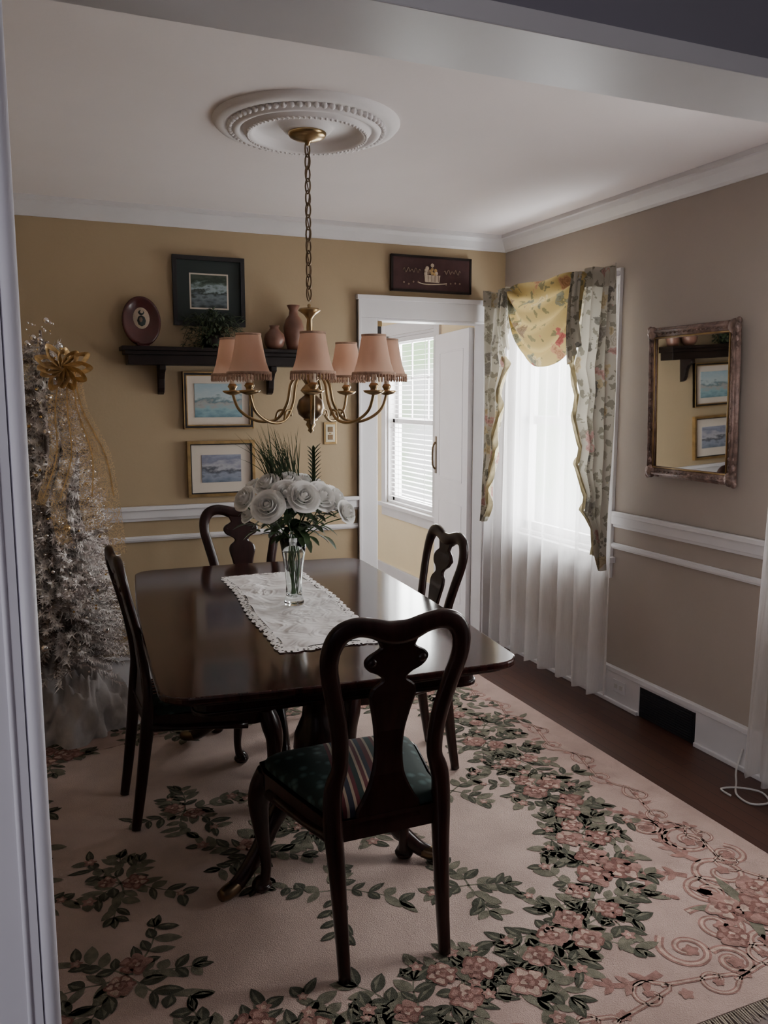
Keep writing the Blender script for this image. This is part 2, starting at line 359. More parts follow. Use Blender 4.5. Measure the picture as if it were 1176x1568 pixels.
for i in range(11): b.box(XR-.022,XR-.014,2.75,3.095,.012+i*.012,.017+i*.012,'vent')
b.obj('floor_vent')
b=B()
for x0,x1 in((1.715,1.832),(2.548,2.665)):
    b.box(x0,x1,YB-.02,YB,0,2.0,'white')
    b.box(x0,x0+.018,YB-.032,YB,0,2.11,'white') if x0<2 else b.box(x1-.018,x1,YB-.032,YB,0,2.11,'white')
b.box(1.715,2.665,YB-.02,YB,2.0,2.10,'white'); b.box(1.708,2.672,YB-.036,YB,2.098,2.125,'white')
b.box(1.828,1.842,YB-.005,4.60,0,2.0,'white'); b.box(2.538,2.552,YB-.005,4.60,0,2.0,'white'); b.box(1.83,2.55,YB-.005,4.6,1.988,2.0,'white')
b.box(1.842,1.856,4.53,4.56,0,1.988,'white')
b.box(1.842,1.850,4.49,4.525,1.10,1.19,'black'); b.box(1.842,1.872,4.49,4.53,1.86,1.97,'black'); b.box(1.842,1.874,4.486,4.53,1.955,1.985,'brass')
b.obj('trim_12',bevel=.003)
b=B(); LW=.69
b.box(0,LW,0,.035,.012,1.98,'kwhite')
for z0,z1 in((.2,.85),(1.0,1.86)):
    for x0,x1 in((.10,.59),):
        for f0,f1 in ((.035,.038),(-.003,0)):
            b.box(x0,x1,f0,f1,z0,z0+.012,'kwhite'); b.box(x0,x1,f0,f1,z1-.012,z1,'kwhite'); b.box(x0,x0+.012,f0,f1,z0,z1,'kwhite'); b.box(x1-.012,x1,f0,f1,z0,z1,'kwhite')
b.box(.640,.672,.035,.041,1.02,1.28,'dkbrass')
b.sweep([(.656,.04,1.05),(.656,.06,1.08),(.656,.06,1.20),(.656,.04,1.24)],'dkbrass',n=3,rad=.007)
b.obj('door_1',(2.545,4.612,0),(0,0,math.radians(81)),bevel=.002)

def window(name,w,slats=False):
    y0,y1,z0,z1=w; b=B(); X=XR
    cw=.085
    for a,c in((y0-cw,y0),(y1,y1+cw)): b.box(X-.02,X,a,c,z0-.02,z1+cw,'white')
    b.box(X-.02,X,y0,y1,z1,z1+cw,'white'); b.box(X-.05,X,y0-cw-.02,y1+cw+.02,z0-.03,z0,'white'); b.box(X-.018,X,y0-cw,y1+cw,z0-.11,z0-.03,'white')
    for a,c in((y0,y0+.02),(y1-.02,y1)): b.box(X,X+.12,a,c,z0,z1,'white')
    b.box(X,X+.12,y0,y1,z0-.0,z0+.02,'white'); b.box(X,X+.12,y0,y1,z1-.02,z1,'white')
    zm=(z0+z1)/2
    for (za,zb,xo) in((z0+.02,zm+.02,.04),(zm-.02,z1-.02,.07)):
        for a,c in((y0+.02,y0+.06),(y1-.06,y1-.02)): b.box(X+xo,X+xo+.03,a,c,za,zb,'white')
        b.box(X+xo,X+xo+.03,y0+.02,y1-.02,za,za+.045,'white'); b.box(X+xo,X+xo+.03,y0+.02,y1-.02,zb-.045,zb,'white')
    for k in(1,2):
        yy=y0+(y1-y0)*k/3; b.box(X+.08,X+.092,yy-.008,yy+.008,zm,z1-.02,'white')
    b.box(X+.08,X+.092,y0+.03,y1-.03,(zm+z1)/2-.008,(zm+z1)/2+.008,'white')
    b.obj(name,bevel=.002)
    if slats:
        b=B(); n=34
        for i in range(n):
            z=z0+.06+(z1-z0-.12)*i/(n-1); b.add([(X+.006,y0+.03,z-.002),(X+.006,y1-.03,z-.002),(X+.026,y1-.03,z+.003),(X+.026,y0+.03,z+.003)],[(0,1,2,3)],'white')
        b.box(X+.004,X+.03,y0+.025,y1-.025,z1-.055,z1-.022,'white')
        for yy in(y0+.2,y1-.2): b.box(X+.012,X+.014,yy,yy+.006,z0+.05,z1-.05,'white')
        b.obj('window_blinds')
window('window_1',W1); window('window_2',W2); window('window_3',W3,True)

# ---------------------------------------------------------------- rug
rx0,rx1,ry0,ry1=-.55,2.23,1.42,4.10
b=B(); b.box(rx0,rx1,ry0,ry1,0,.010,'rugbase')
def zl(k): return .0103+.0004*k
def rot(p,a,c=(0,0)): ca,sa=math.cos(a),math.sin(a); return (c[0]+p[0]*ca-p[1]*sa,c[1]+p[0]*sa+p[1]*ca)
def inrug(x,y,mg=.02): return rx0+mg<x<rx1-mg and ry0+mg<y<ry1-mg
def flat(pts,k,m):
    b.add([(x,y,zl(k)) for x,y in pts],[tuple(range(len(pts)))],m)
def rleaf(x,y,a,L,w,k,m):
    pts=[]
    for i in range(7): t=i/6; pts.append((L*t,w*.5*math.sin(math.pi*t)**.75*(1.1-.3*t)))
    for i in range(5,0,-1): t=i/6; pts.append((L*t,-w*.5*math.sin(math.pi*t)**.75*(1.1-.3*t)))
    q=[rot(p,a,(x,y)) for p in pts][::-1]
    if all(inrug(*p) for p in q):
        flat(q,k,m)
        if m=='rg1': flat([rot(p,a,(x,y)) for p in ((L*.12,w*.04),(L*.5,w*.03),(L*.9,w*.03),(L*.5,w*.30))],k+1,'rg2')
def rstrip(pts,w0,w1,k,m,n=6):
    P=catmull(pts,n); L=len(P); vs=[];fs=[]
    for i,p in enumerate(P):
        a=Vector(P[max(0,i-1)]);c=Vector(P[min(L-1,i+1)]); t=(c-a).normalized(); nn=Vector((-t.y,t.x)); w=(w0+(w1-w0)*i/(L-1))*.5
        q=Vector(p); vs+=[(*(q+nn*w),zl(k)),(*(q-nn*w),zl(k))]
    for i in range(L-1): fs.append((2*i,2*i+1,2*i+3,2*i+2))
    b.add(vs,fs,m)
def rblob(x,y,r,k,m,lob=5,amp=.18,ph=0,sx=1):
    flat([(x+r*sx*(1+amp*math.cos(lob*t+ph))*math.cos(t),y+r*(1+amp*math.cos(lob*t+ph))*math.sin(t)) for t in [2*math.pi*i/30 for i in range(30)]],k,m)
def rrose(x,y,r):
    ph=U(0,6); nn=random.choice((5,6))
    for i in range(nn):
        a=ph+i*2*math.pi/nn; q=(x+r*.62*math.cos(a),y+r*.62*math.sin(a)); rblob(*q,r*U(.42,.54),6+i%2,'rp1' if R()<.6 else 'rp2',3,.16,a)
        q=(x+r*.68*math.cos(a),y+r*.68*math.sin(a)); rblob(*q,r*U(.22,.33),8,'rp2' if R()<.6 else 'rp3',3,.2,a)
    rblob(x,y,r*.5,9,'rp1',5,.16,ph)
    for i in range(3):
        a=ph+.5+i*2.1; rblob(x+r*.2*math.cos(a),y+r*.2*math.sin(a),r*.2,10,'rp2' if i else 'rp3',3,.15,a)
    rblob(x,y,r*.15,11,'rp1')
def spray(x,y,a,L,n=4):
    pts=[(x,y)]; px,py=x,y; aa=a
    for i in range(n):
        px+=L/n*math.cos(aa); py+=L/n*math.sin(aa); aa+=U(-.35,.35); pts.append((px,py))
    if not all(inrug(*p,.06) for p in pts): return
    rstrip(pts,.007,.004,1,'rg2')
    for i,(qx,qy) in enumerate(pts[1:]):
        for s in(-1,1): rleaf(qx,qy,a+s*U(.5,1.1),U(.045,.085),U(.026,.042),3+(i%2),'rg1' if R()<.5 else 'rg2')
    if R()<.5: rleaf(px,py,aa,.06,.028,4,'rg1')
    else: rblob(px,py,U(.012,.02),7,'rp2',5,.25); rblob(px,py,.007,8,'rp3')
def cluster(x,y,r=.055,n=3,sp=5):
    a0=U(0,6)
    for i in range(sp): spray(x,y,a0+i*2*math.pi/sp+U(-.3,.3),U(.11,.22))
    for i in range(n):
        a=a0+i*2*math.pi/max(1,n)+U(-.2,.2); rrose(x+r*1.05*math.cos(a),y+r*1.05*math.sin(a),r*U(.65,1.0))
def spiral(x,y,r,a0,turns,s,w=.02,tail=None):
    pts=[]; n=int(10*turns)
    for i in range(n+1):
        t=i/n; rr=r*(1-.85*t); a=a0+s*2*math.pi*turns*t; pts.append((x+rr*math.cos(a),y+rr*math.sin(a)))
    if tail: pts=[tail]+pts
    if all(inrug(*p,.03) for p in pts):
        rstrip(pts,w*1.1,w*.7,2,'rsc',3); rstrip(pts,w*.45,w*.25,3,'rp3',3); rblob(pts[-1][0],pts[-1][1],w*.9,4,'rsc')
fp=[]
cx,cy=(rx0+rx1)/2,(ry0+ry1)/2; hx,hy=1.03,1.0
for i in range(120):
    t=2*math.pi*i/120; c,s_=math.cos(t),math.sin(t)
    e=.45; X=cx+hx*math.copysign(abs(c)**e,c); Y=cy+hy*math.copysign(abs(s_)**e,s_)
    k=1-.035*abs(math.sin(9*t)); fp.append((cx+(X-cx)*k,cy+(Y-cy)*k))
flat(fp,0,'rugfield'); rstrip(fp+[fp[0]],.010,.010,1,'rsh',1)
for x,y,r_,n in [(1.86,3.74,.045,1),(1.84,3.50,.05,2),(1.90,3.28,.045,1),(1.80,3.10,.05,2),(1.84,2.88,.05,2),(1.78,2.66,.055,3),(1.80,2.46,.05,2),(1.72,2.28,.055,3),(1.66,2.08,.06,3),(1.52,1.94,.055,2),(1.36,1.84,.055,3),(1.18,1.74,.055,2),(.98,1.78,.06,3),(.80,1.68,.05,2),(.60,1.72,.055,2),(.40,1.78,.06,3),(.22,1.70,.05,2),(.04,1.76,.055,3),(-.10,1.98,.06,3),(-.2,2.25,.05,3),(-.2,2.55,.06,3),(-.2,2.85,.06,3),(-.18,3.2,.06,3),(.0,3.7,.06,3),(.5,3.85,.06,3),(1.0,3.9,.06,3),(1.5,3.8,.06,3)]:
    cluster(x,y,r_,n,7)
for x,y in [(.85,2.70),(.62,2.62),(1.08,2.68),(.85,2.95),(.45,3.0),(1.2,3.05),(.15,2.15),(.18,2.6)]: cluster(x,y,.042,2,6)
for x,y in [(1.20,2.16),(.80,2.30),(1.45,2.75)]: cluster(x,y,.02,0,4)
yy=1.60; k=0
while yy<4.0:
    s=1 if k%2 else -1
    spiral(2.09+s*.02,yy,.06,math.pi/2*s,1.25,s,.013,(2.09-s*.04,yy-.16)); rleaf(2.06,yy+.09,U(0,6),.06,.022,3,'rp2'); yy+=.17; k+=1
xx=-.4; k=0
while xx<2.1:
    s=1 if k%2 else -1
    spiral(xx,1.53+s*.01,.06,0,1.25,s,.015,(xx-.15,1.53-s*.03)); rblob(xx+.09,1.51,.018,3,'rp2'); xx+=.2; k+=1
def frond(x,y,a,L,curl):
    pts=[];px,py=x,y;aa=a
    for i in range(8):
        pts.append((px,py)); px+=L/8*math.cos(aa); py+=L/8*math.sin(aa); aa+=curl/8*(1+i*.35)
    if not all(inrug(*p,.05) for p in pts): return
    rstrip(pts,.026,.010,2,'rsc',3)
    for i in range(1,8):
        for s in(-1,1): rleaf(pts[i][0],pts[i][1],a+curl/8*i+s*.9,.055-.003*i,.022,3,'rsc' if i%2 else 'rp2')
for cxx,cyy,sg in((1.98,1.68,1),(-.3,1.66,-1)):
    for (dx,dy,r_,a0,s) in((0,0,.13,1,1),(-.2*sg,.02,.09,2,-1),(.02*sg,.22,.1,4,-1),(-.1*sg,.16,.08,0,1),(.1*sg,.1,.07,3,1),(-.12*sg,-.1,.07,5,-1),(-.36*sg,-.03,.08,2,1),(0.06*sg,.42,.09,1,1),(-.28*sg,-.12,.06,2,-1),(.12*sg,.3,.06,1,-1),(-.02*sg,.55,.06,2,-1)):
        spiral(cxx+dx,cyy+dy,r_,a0,1.5,s,.024)
    for (dx,dy,r_) in((-.02,.02,.075),(-.12,.07,.055),(.05,.12,.05),(-.20,-.04,.045)): rrose(cxx+dx*sg,cyy+dy,r_)
    for i in range(9): rleaf(cxx-.05*sg,cyy+.05,i*.7,U(.13,.19),.04,4,'rp2' if i%2 else 'rg2')
    for (dx,dy,a,L,cu) in((0,.3,2.0,.4,-1.8),(.05,.5,1.7,.45,1.6),(-.3,-.05,3.0,.4,1.7),(-.5,-.08,3.3,.4,-1.6),(-.1,.25,2.4,.3,2.2),(.08,.8,1.6,.4,-1.6)):
        frond(cxx+dx*sg,cyy+dy,a if sg>0 else math.pi-a,L,cu*sg)
for yb,sg in((ry0,-1),(ry1,1)):
    x=rx0
    while x<rx1:
        d=U(-.006,.006); y2=yb+sg*U(.035,.05)
        b.add([(x,yb,.008),(x+.005,yb,.008),(x+.004+d,y2,.003),(x+.001+d,y2,.003)],[(0,1,2,3)],'rfr'); x+=.008
b.obj('floral_area_rug')

# ---------------------------------------------------------------- table
tb=empty('dining_table',(.86,2.97,.004),(0,0,math.radians(-4)))
hx,hy=.535,.87
def toutline(hx,hy,r=.09,bow=.018):
    o=[]
    def arc(cx,cy,a0):
        for i in range(9):
            a=a0+math.pi/2*i/8; o.append((cx+r*math.cos(a),cy+r*math.sin(a)))
    def bowpts(p,q,nx,ny):
        for i in range(1,10):
            t=i/10; k=bow*math.sin(math.pi*t); o.append((p[0]+(q[0]-p[0])*t+nx*k,p[1]+(q[1]-p[1])*t+ny*k))
    arc(hx-r,hy-r,0); bowpts((hx-r,hy),(-hx+r,hy),0,1)
    arc(-hx+r,hy-r,math.pi/2); bowpts((-hx,hy-r),(-hx,-hy+r),-1,0)
    arc(-hx+r,-hy+r,math.pi); bowpts((-hx+r,-hy),(hx-r,-hy),0,-1)
    arc(hx-r,-hy+r,1.5*math.pi); bowpts((hx,-hy+r),(hx,hy-r),1,0)
    return o
b=B(); b.prism(toutline(hx,hy),.738,.760,'tabletop'); b.prism(toutline(hx-.018,hy-.018),.726,.738,'mahog')
b.obj('table_top',parent=tb,bevel=.007)
b=B(); o=toutline(hx-.10,hy-.12,.05,.0); b.prism(o,.655,.727,'mahog'); b.prism(toutline(hx-.095,hy-.115,.05,0),.655,.668,'mahog'); b.obj('apron',parent=tb,bevel=.003)
for i,(py,angs) in enumerate(((-.40,(213,-33,90)),(.42,(147,33,-90)))):
    b=B()
    b.lathe([(0,.655),(.11,.655),(.11,.64),(.05,.62),(.045,.58),(.06,.55),(.045,.52),(.05,.48),(.075,.42),(.08,.37),(.06,.32),(.055,.30),(.075,.28),(.075,.20),(.05,.18),(.03,.15),(0,.14)],'mahog',24,c=(0,py,0))
    for a in angs:
        a=math.radians(a); ca,sa=math.cos(a),math.sin(a); Lg=.40 if abs(sa)<.9 else .34
        P=[(r*ca,py+r*sa,z,w,w*1.2) for r,z,w in((.04,.25,.034),(.12,.25,.034),(.2,.20,.030),(.27,.12,.026),(Lg-.05,.055,.022),(Lg,.036,.02))]
        b.sweep(P,'mahog',ref=(0,0,1))
        P=[(r*ca,py+r*sa,z,w,w) for r,z,w in((Lg-.03,.042,.023),(Lg+.01,.036,.024),(Lg+.035,.036,.018))]
        b.sweep(P,'dkbrass',ref=(0,0,1)); b.sphere((Lg*ca,py+Lg*sa,.024),.012,'dkbrass')
    b.obj('pedestal_%d'%(i+1),parent=tb)

# ---------------------------------------------------------------- chairs
def chair_mesh():
    b=B(); KZ=.967; b.T=Matrix.Diagonal((1.06,1,KZ,1))
    def yz(z):
        t=[(0,-.055),(.2,-.025),(.42,0),(.55,.004),(.68,-.008),(.8,-.032),(.92,-.062),(1.02,-.078)]
        for (z0,y0),(z1,y1) in zip(t,t[1:]):
            if z<=z1: return y0+(y1-y0)*(z-z0)/(z1-z0)
        return t[-1][1]
    side=[(.140,0,.015,.017),(.141,.12,.017,.019),(.145,.3,.021,.022),(.150,.42,.024,.024),(.150,.50,.024,.018),(.143,.545,.024,.016),(.131,.585,.021,.015),(.131,.65,.022,.015),(.141,.73,.023,.014),(.160,.82,.023,.014),(.174,.89,.023,.014),(.171,.945,.025,.015),(.150,.985,.027,.015),(.112,1.000,.027,.015),(.070,.993,.027,.014),(.032,.978,.031,.014),(0,.974,.033,.014)]
    L=[(x,yz(z),z,w,t) for x,z,w,t in side]; Rr=[(-x,y,z,w,t) for x,y,z,w,t in L[:-1]][::-1]
    b.sweep(L+Rr,'mahog',n=4,seg=12,ref=(0,1,0),power=.75)
    sp=[(.41,.090),(.45,.088),(.48,.072),(.52,.054),(.56,.043),(.62,.038),(.68,.042),(.74,.053),(.785,.063),(.812,.057),(.830,.037),(.842,.034),(.856,.048),(.868,.070),(.884,.082),(.900,.084),(.915,.074),(.925,.058),(.934,.047),(.945,.050),(.965,.058)]
    sp=catmull(sp,4); vs=[];fs=[]
    for z,w in sp:
        y=yz(z)+.002
        for x,dy in((-w,-.004),(-w+.006,-.008),(w-.006,-.008),(w,-.004),(w,.004),(w-.006,.008),(-w+.006,.008),(-w,.004)): vs.append((x,y+dy,z))
    n=len(sp)
    for i in range(n-1):
        for k in range(8): fs.append((i*8+k,i*8+(k+1)%8,(i+1)*8+(k+1)%8,(i+1)*8+k))
    b.add(vs,fs,'mahog',False)
    for s in(-1,1): b.sphere((s*.066,yz(.9),.895),.014,'mahog',8,sy=.9)
    def trap(g):
        return [(-.155-g,-.005-g),(.155+g,-.005-g),(.19+g,.15),(.235+g,.36),(.228+g,.43+g),(.17,.455+g),(0,.462+g),(-.17,.455+g),(-.228-g,.43+g),(-.235-g,.36),(-.19-g,.15)]
    b.prism(trap(0),.375,.437,'mahog'); b.prism(trap(.004),.426,.437,'mahog')
    P=catmull([*trap(-.012),trap(-.012)[0]],3)[:-1]; N=len(P); vs=[];fs=[]; rings=[(1,.437),(1,.450),(.94,.462),(.8,.472),(.5,.480),(.2,.483)]
    for s_,z in rings: vs+=[(x*s_,.22+(y-.22)*s_,z) for x,y in P]
    for i in range(len(rings)-1):
        for k in range(N): fs.append((i*N+k,i*N+(k+1)%N,(i+1)*N+(k+1)%N,(i+1)*N+k))
    fs.append(tuple((len(rings)-1)*N+k for k in range(N))); b.add(vs,fs,'seat',True)
    for s in(-1,1):
        b.sweep([(s*.215,.41,.42,.030,.030),(s*.228,.425,.36,.037,.037),(s*.236,.435,.30,.032,.032),(s*.230,.43,.20,.022,.022),(s*.222,.42,.10,.016,.016),(s*.224,.425,.05,.016,.016),(s*.230,.435,.03,.024,.024),(s*.232,.438,.016,.031,.031),(s*.232,.438,.0,.024,.024)],'mahog',n=4,seg=12,ref=(0,1,0))
        b.sweep([(s*.15,.0,.39,.02,.02),(s*.18,.12,.385,.012,.022),(s*.215,.34,.375,.02,.03)],'mahog',n=3,ref=(1,0,0))
        b.box(s*.150-.012,s*.150+.012,-.02,.03,.39,.445,'mahog')
    return b
cb=chair_mesh(); zr=.0155
c0=cb.obj('dining_chair',(.832,1.95,zr))
for i,(x,y,a) in enumerate(((.312,3.07,-88),(.956,4.13,180),(1.505,3.07,86))):
    o=D.objects.new('dining_chair.%03d'%(i+1),c0.data); C.collection.objects.link(o); o.location=(x,y,zr); o.rotation_euler=(0,0,math.radians(a))

# ---------------------------------------------------------------- runner
b=B(); hw,hl=.155,.555
def wob(x,y): return (x+.006*math.sin(y*9+x*4),y+.007*math.sin(x*14+1))
def rn(u,v):
    x=-hw+2*hw*u; y=-hl+2*hl*v
    X_,Y_=wob(x,y); return (X_,Y_,.0055+.003*math.sin(x*30+y*17)*math.sin(y*23-x*11)+.0025*math.sin(y*31+x*22))
b.grid(rn,24,60,'lace')
per=[]
def edge(p,q,n):
    for i in range(n): t=i/n; per.append((p[0]+(q[0]-p[0])*t,p[1]+(q[1]-p[1])*t))
edge((-hw,-hl),(hw,-hl),60); edge((hw,-hl),(hw,hl),200); edge((hw,hl),(-hw,hl),60); edge((-hw,hl),(-hw,-hl),200)
vs=[];fs=[];N=len(per)
for i,(x,y) in enumerate(per):
    ox=1 if x>=hw-1e-6 else(-1 if x<=-hw+1e-6 else 0); oy=1 if y>=hl-1e-6 else(-1 if y<=-hl+1e-6 else 0)
    w=.026+.009*abs(math.sin(i*math.pi/10))
    for k,z in((0,.005),(.5,.005),(1,.003)):
        X_,Y_=wob(x,y); vs.append((X_+ox*w*k,Y_+oy*w*k,z))
for i in range(N):
    j=(i+1)%N; fs+=[(3*i,3*j,3*j+1,3*i+1),(3*i+1,3*j+1,3*j+2,3*i+2)]
b.add(vs,fs,'laceedge')
b.obj('lace_table_runner',(.878,2.99,.7645),(0,0,math.radians(-3.5)))

# ---------------------------------------------------------------- vase + roses
vz=.776; ve=empty('rose_bouquet_vase',(.875,2.96,vz))
b=B(); b.lathe([(0,0),(.036,0),(.038,.01),(.031,.04),(.030,.08),(.035,.14),(.044,.20),(.054,.26),(.051,.26),(.041,.20),(.032,.14),(.027,.08),(.028,.045),(.02,.03),(0,.028)],'glass',32)
b.obj('glass_vase',parent=ve)
def rose(b,c,ax,Rr):
    ax=Vector(ax).normalized(); q=ax.to_track_quat('Z','Y').to_matrix().to_4x4(); T0=b.T; b.T=Matrix.Translation(c)@q@Matrix.Rotation(U(0,6),4,'Z')
    b.sphere((0,0,.12*Rr),.2*Rr,'rose',8,sz=1.6)
    for rb,h,fl,n,ph in((.26,.50,.02,3,0),(.42,.46,.05,4,.5),(.60,.38,.10,4,1.2),(.78,.26,.20,5,.9),(.92,.08,.32,5,.2)):
        for i in range(n):
            th=ph+2*math.pi*i/n; hw_=math.pi/n*1.3
            def pf(u,v,th=th,hw_=hw_,rb=rb,h=h,fl=fl):
                s=2*u-1; wdt=hw_*(.5+.5*math.sin(math.pi*min(1,v*.7+.12)))
                r=Rr*(rb*math.sin(.25+v*1.75)*(1+.05*s*s)+fl*v**5); a=th+s*wdt
                z=Rr*(-.5+(h+.5)*(v-.10*s*s*v**3)-fl*.6*v**6)+Rr*.03*s*v
                return (r*math.cos(a),r*math.sin(a),z)
            b.grid(pf,7,7,'rose')
    b.T=T0
b=B(); bl=B()
heads=[]
for (dx,dy,dz,r) in [(-.125,-.11,.395,.056),(-.055,-.10,.435,.05),(.005,-.13,.425,.055),(.085,-.10,.42,.055),(.150,-.06,.405,.052),(.205,.02,.365,.045),(-.19,-.02,.415,.045),(-.10,.0,.465,.046),(-.02,-.02,.475,.045),(.05,.0,.465,.048),(.12,.05,.44,.046),(-.05,.09,.46,.045),(-.13,.10,.44,.045),(.04,.12,.45,.045),(.17,-.13,.36,.042),(-.16,.02,.36,.042)]:
    c=Vector((dx,dy,dz)); ax=Vector((dx*2.0,dy*2.6-.12,.25)); rose(b,c,ax,r); heads.append(c)
b.obj('roses',parent=ve)
for c in heads:
    bl.sweep([(U(-.012,.012),U(-.012,.012),.035),(U(-.02,.02),U(-.02,.02),.2),(c.x*.5,c.y*.5,.30),(c.x,c.y,c.z-.02)],'stem',n=4,rad=.0022,seg=6)
for i in range(120):
    a=U(0,6.28); e=U(-.5,.5); base_=Vector((U(-.03,.03),U(-.03,.03),.26))+Vector((math.cos(a),math.sin(a),0))*U(.0,.14)+Vector((0,0,U(0,.12)))
    bl.leaf(base_,(math.cos(a),math.sin(a),e),(0,0,1),U(.04,.075),U(.022,.036),'leaf',.3)
bl.obj('rose_leaves',parent=ve)
b=B()
def blade(p,d,L,w,bend):
    d=Vector(d).normalized(); side=d.cross(Vector((0,1,0.01))).normalized(); vs=[];fs=[]
    for i in range(9):
        t=i/8; c=Vector(p)+d*L*t+Vector((d.x,d.y,-.3))*bend*t*t*L; ww=w*(1-t)**.7*.5+.0002; vs+=[c-side*ww,c+side*ww]
    for i in range(8): fs.append((2*i,2*i+1,2*i+3,2*i+2))
    b.add(vs,fs,'grass',True)
for i in range(95):
    a=U(0,6.28); sp=U(.02,.28); blade((U(-.07,.03),U(-.02,.05),.42),(-.16+math.cos(a)*sp,math.sin(a)*sp*.7,1),U(.16,.30),U(.003,.0055),U(.1,1.0))
for i in range(28):
    z=.44+.14*i/28; a=i*2.1; b.leaf((.075,-.03,z),(math.cos(a)*.5,math.sin(a)*.5,.8),(0,0,1),.042,.012,'grass',.2)
b.sweep([(.0,0,.25),(.05,-.02,.36),(.075,-.03,.46),(.075,-.03,.59)],'grass',rad=.004,seg=6)
b.obj('grass_sprays',parent=ve)

# ---------------------------------------------------------------- medallion, chandelier
CX,CY=.936,2.92
b=B(); Z=ZC
b.lathe([(.325,0),(.325,-.006),(.314,-.018),(.288,-.024),(.272,-.018),(.262,-.022),(.255,-.036),(.245,-.040),(.235,-.036),(.228,-.024),(.222,-.03),(.212,-.045),(.200,-.048),(.190,-.04),(.185,-.022),(.175,-.014),(.10,-.010),(.09,-.018),(.08,-.03),(.066,-.034),(.05,-.03),(0,-.03)],'med',64,c=(CX,CY,Z))
for i in range(64):
    a=2*math.pi*i/64; b.sphere((CX+.268*math.cos(a),CY+.268*math.sin(a),Z-.026),.010,'med',8)
for i in range(72):
    a=2*math.pi*i/72; b.sphere((CX+.207*math.cos(a),CY+.207*math.sin(a),Z-.046),.006,'med',6)
b.obj('ceiling_medallion')
b=B()
b.lathe([(.0,2.425),(.007,2.426),(.010,2.436),(.022,2.440),(.045,2.446),(.062,2.454),(.067,2.462),(.067,2.468),(0,2.468)],'brass',32,c=(CX,CY,0))
z=2.412; i=0
while z>1.885:
    a=math.pi/2*(i%2)+.5; L=[]
    for k in range(14):
        t=2*math.pi*k/14; x=.0115*math.cos(t); zz=.026*math.sin(t); L.append((CX+x*math.cos(a),CY+x*math.sin(a),z+zz))
    b.sweep(L,'dkbrass',n=1,rad=.003,seg=6,closed=True); z-=.041; i+=1
b.sweep([(CX+.005*math.sin(k*1.3),CY+.005*math.cos(k*1.3),2.42-.026*k) for k in range(21)],'dkbrass',n=2,rad=.002,seg=6)
b.lathe([(.0,1.885),(.008,1.88),(.006,1.87),(.012,1.862),(.035,1.868),(.04,1.86),(.02,1.845),(.009,1.83),(.012,1.80),(.009,1.77),(.016,1.74),(.009,1.70),(.009,1.66),(.016,1.64),(.022,1.62),(.016,1.60),(.03,1.585),(.036,1.575),(.02,1.56),(.014,1.55)],'brass',24,c=(CX,CY,0))
b.lathe([(.0,1.565),(.02,1.56),(.042,1.542),(.050,1.515),(.044,1.49),(.022,1.472)],'dkbrass',24,c=(CX,CY,0))
b.lathe([(.024,1.475),(.026,1.470),(.014,1.463),(.018,1.452),(.008,1.438),(.011,1.43),(.0,1.42)],'brass',20,c=(CX,CY,0))
view=math.atan2(-CY,-CX)
RA=.285
for da in(2,50,97,150,-46,-97):
    a=view+math.radians(da); ca,sa=math.cos(a),math.sin(a)
    P=[(.012,1.60),(.04,1.63),(.07,1.60),(.085,1.53),(.12,1.475),(.17,1.462),(.22,1.475),(.265,1.51),(RA,1.565)]
    b.sweep([(CX+r*ca,CY+r*sa,z_) for r,z_ in P],'brass',rad=.0055,seg=8)
    P=[(.13,1.47),(.12,1.50),(.10,1.505),(.095,1.485)]
    b.sweep([(CX+r*ca,CY+r*sa,z_) for r,z_ in P],'brass',rad=.004,seg=6)
    c=(CX+RA*ca,CY+RA*sa,0)
    b.lathe([(0,1.558),(.012,1.56),(.03,1.566),(.038,1.574),(.03,1.576),(.012,1.572),(.012,1.582),(.018,1.59),(.012,1.60),(.009,1.60)],'brass',20,c=c)
    b.lathe([(.010,1.575),(.010,1.655),(0,1.655)],'candle',12,c=c)
    b.sphere((c[0],c[1],1.675),.017,'candle',8,sz=1.4)
    S=32
    prof=[(.041,1.762),(.044,1.745),(.050,1.71),(.058,1.67),(.069,1.638),(.073,1.631)]
    b.lathe(prof,'shade',S,c=c)
    b.lathe([(.0415,1.764),(.043,1.764),(.043,1.757),(.0415,1.757)],'fringe',S,c=c)
    b.lathe([(.074,1.637),(.076,1.633),(.075,1.627),(.072,1.627)],'fringe',S,c=c)
    for k in range(40):
        t=2*math.pi*k/40; x=c[0]+.074*math.cos(t); y=c[1]+.074*math.sin(t)
        b.lathe([(.0028,1.629),(.002,1.622),(.0034,1.615),(.002,1.609),(0,1.607)],'fringe',5,c=(x,y,0))
b.obj('chandelier')

# ---------------------------------------------------------------- back wall objects
b=B()
b.box(.42,1.41,YB-.15,YB-.001,1.785,1.805,'shelfw'); b.box(.435,1.395,YB-.135,YB-.001,1.765,1.785,'shelfw'); b.box(.45,1.38,YB-.12,YB-.001,1.715,1.765,'shelfw')
for x in(.62,1.20):
    T=b.T; b.T=Matrix.Translation((x,0,0))@Matrix(((0,0,1,0),(1,0,0,0),(0,1,0,0),(0,0,0,1)))
    pr=[(YB-.001,1.716),(YB-.11,1.716),(YB-.11,1.69),(YB-.075,1.675),(YB-.055,1.645),(YB-.045,1.60),(YB-.03,1.575),(YB-.001,1.565)]
    b.prism(pr,-.016,.016,'shelfw'); b.T=T
b.obj('wall_shelf',bevel=.003)
b=B(); 
b.T=Matrix.Rotation(math.radians(80),4,'X')
b.lathe([(0,-.008),(.088,-.008),(.096,0),(.094,.008),(.084,.010),(.078,.004),(0,.002)],'redwood',40,sy=1.33)
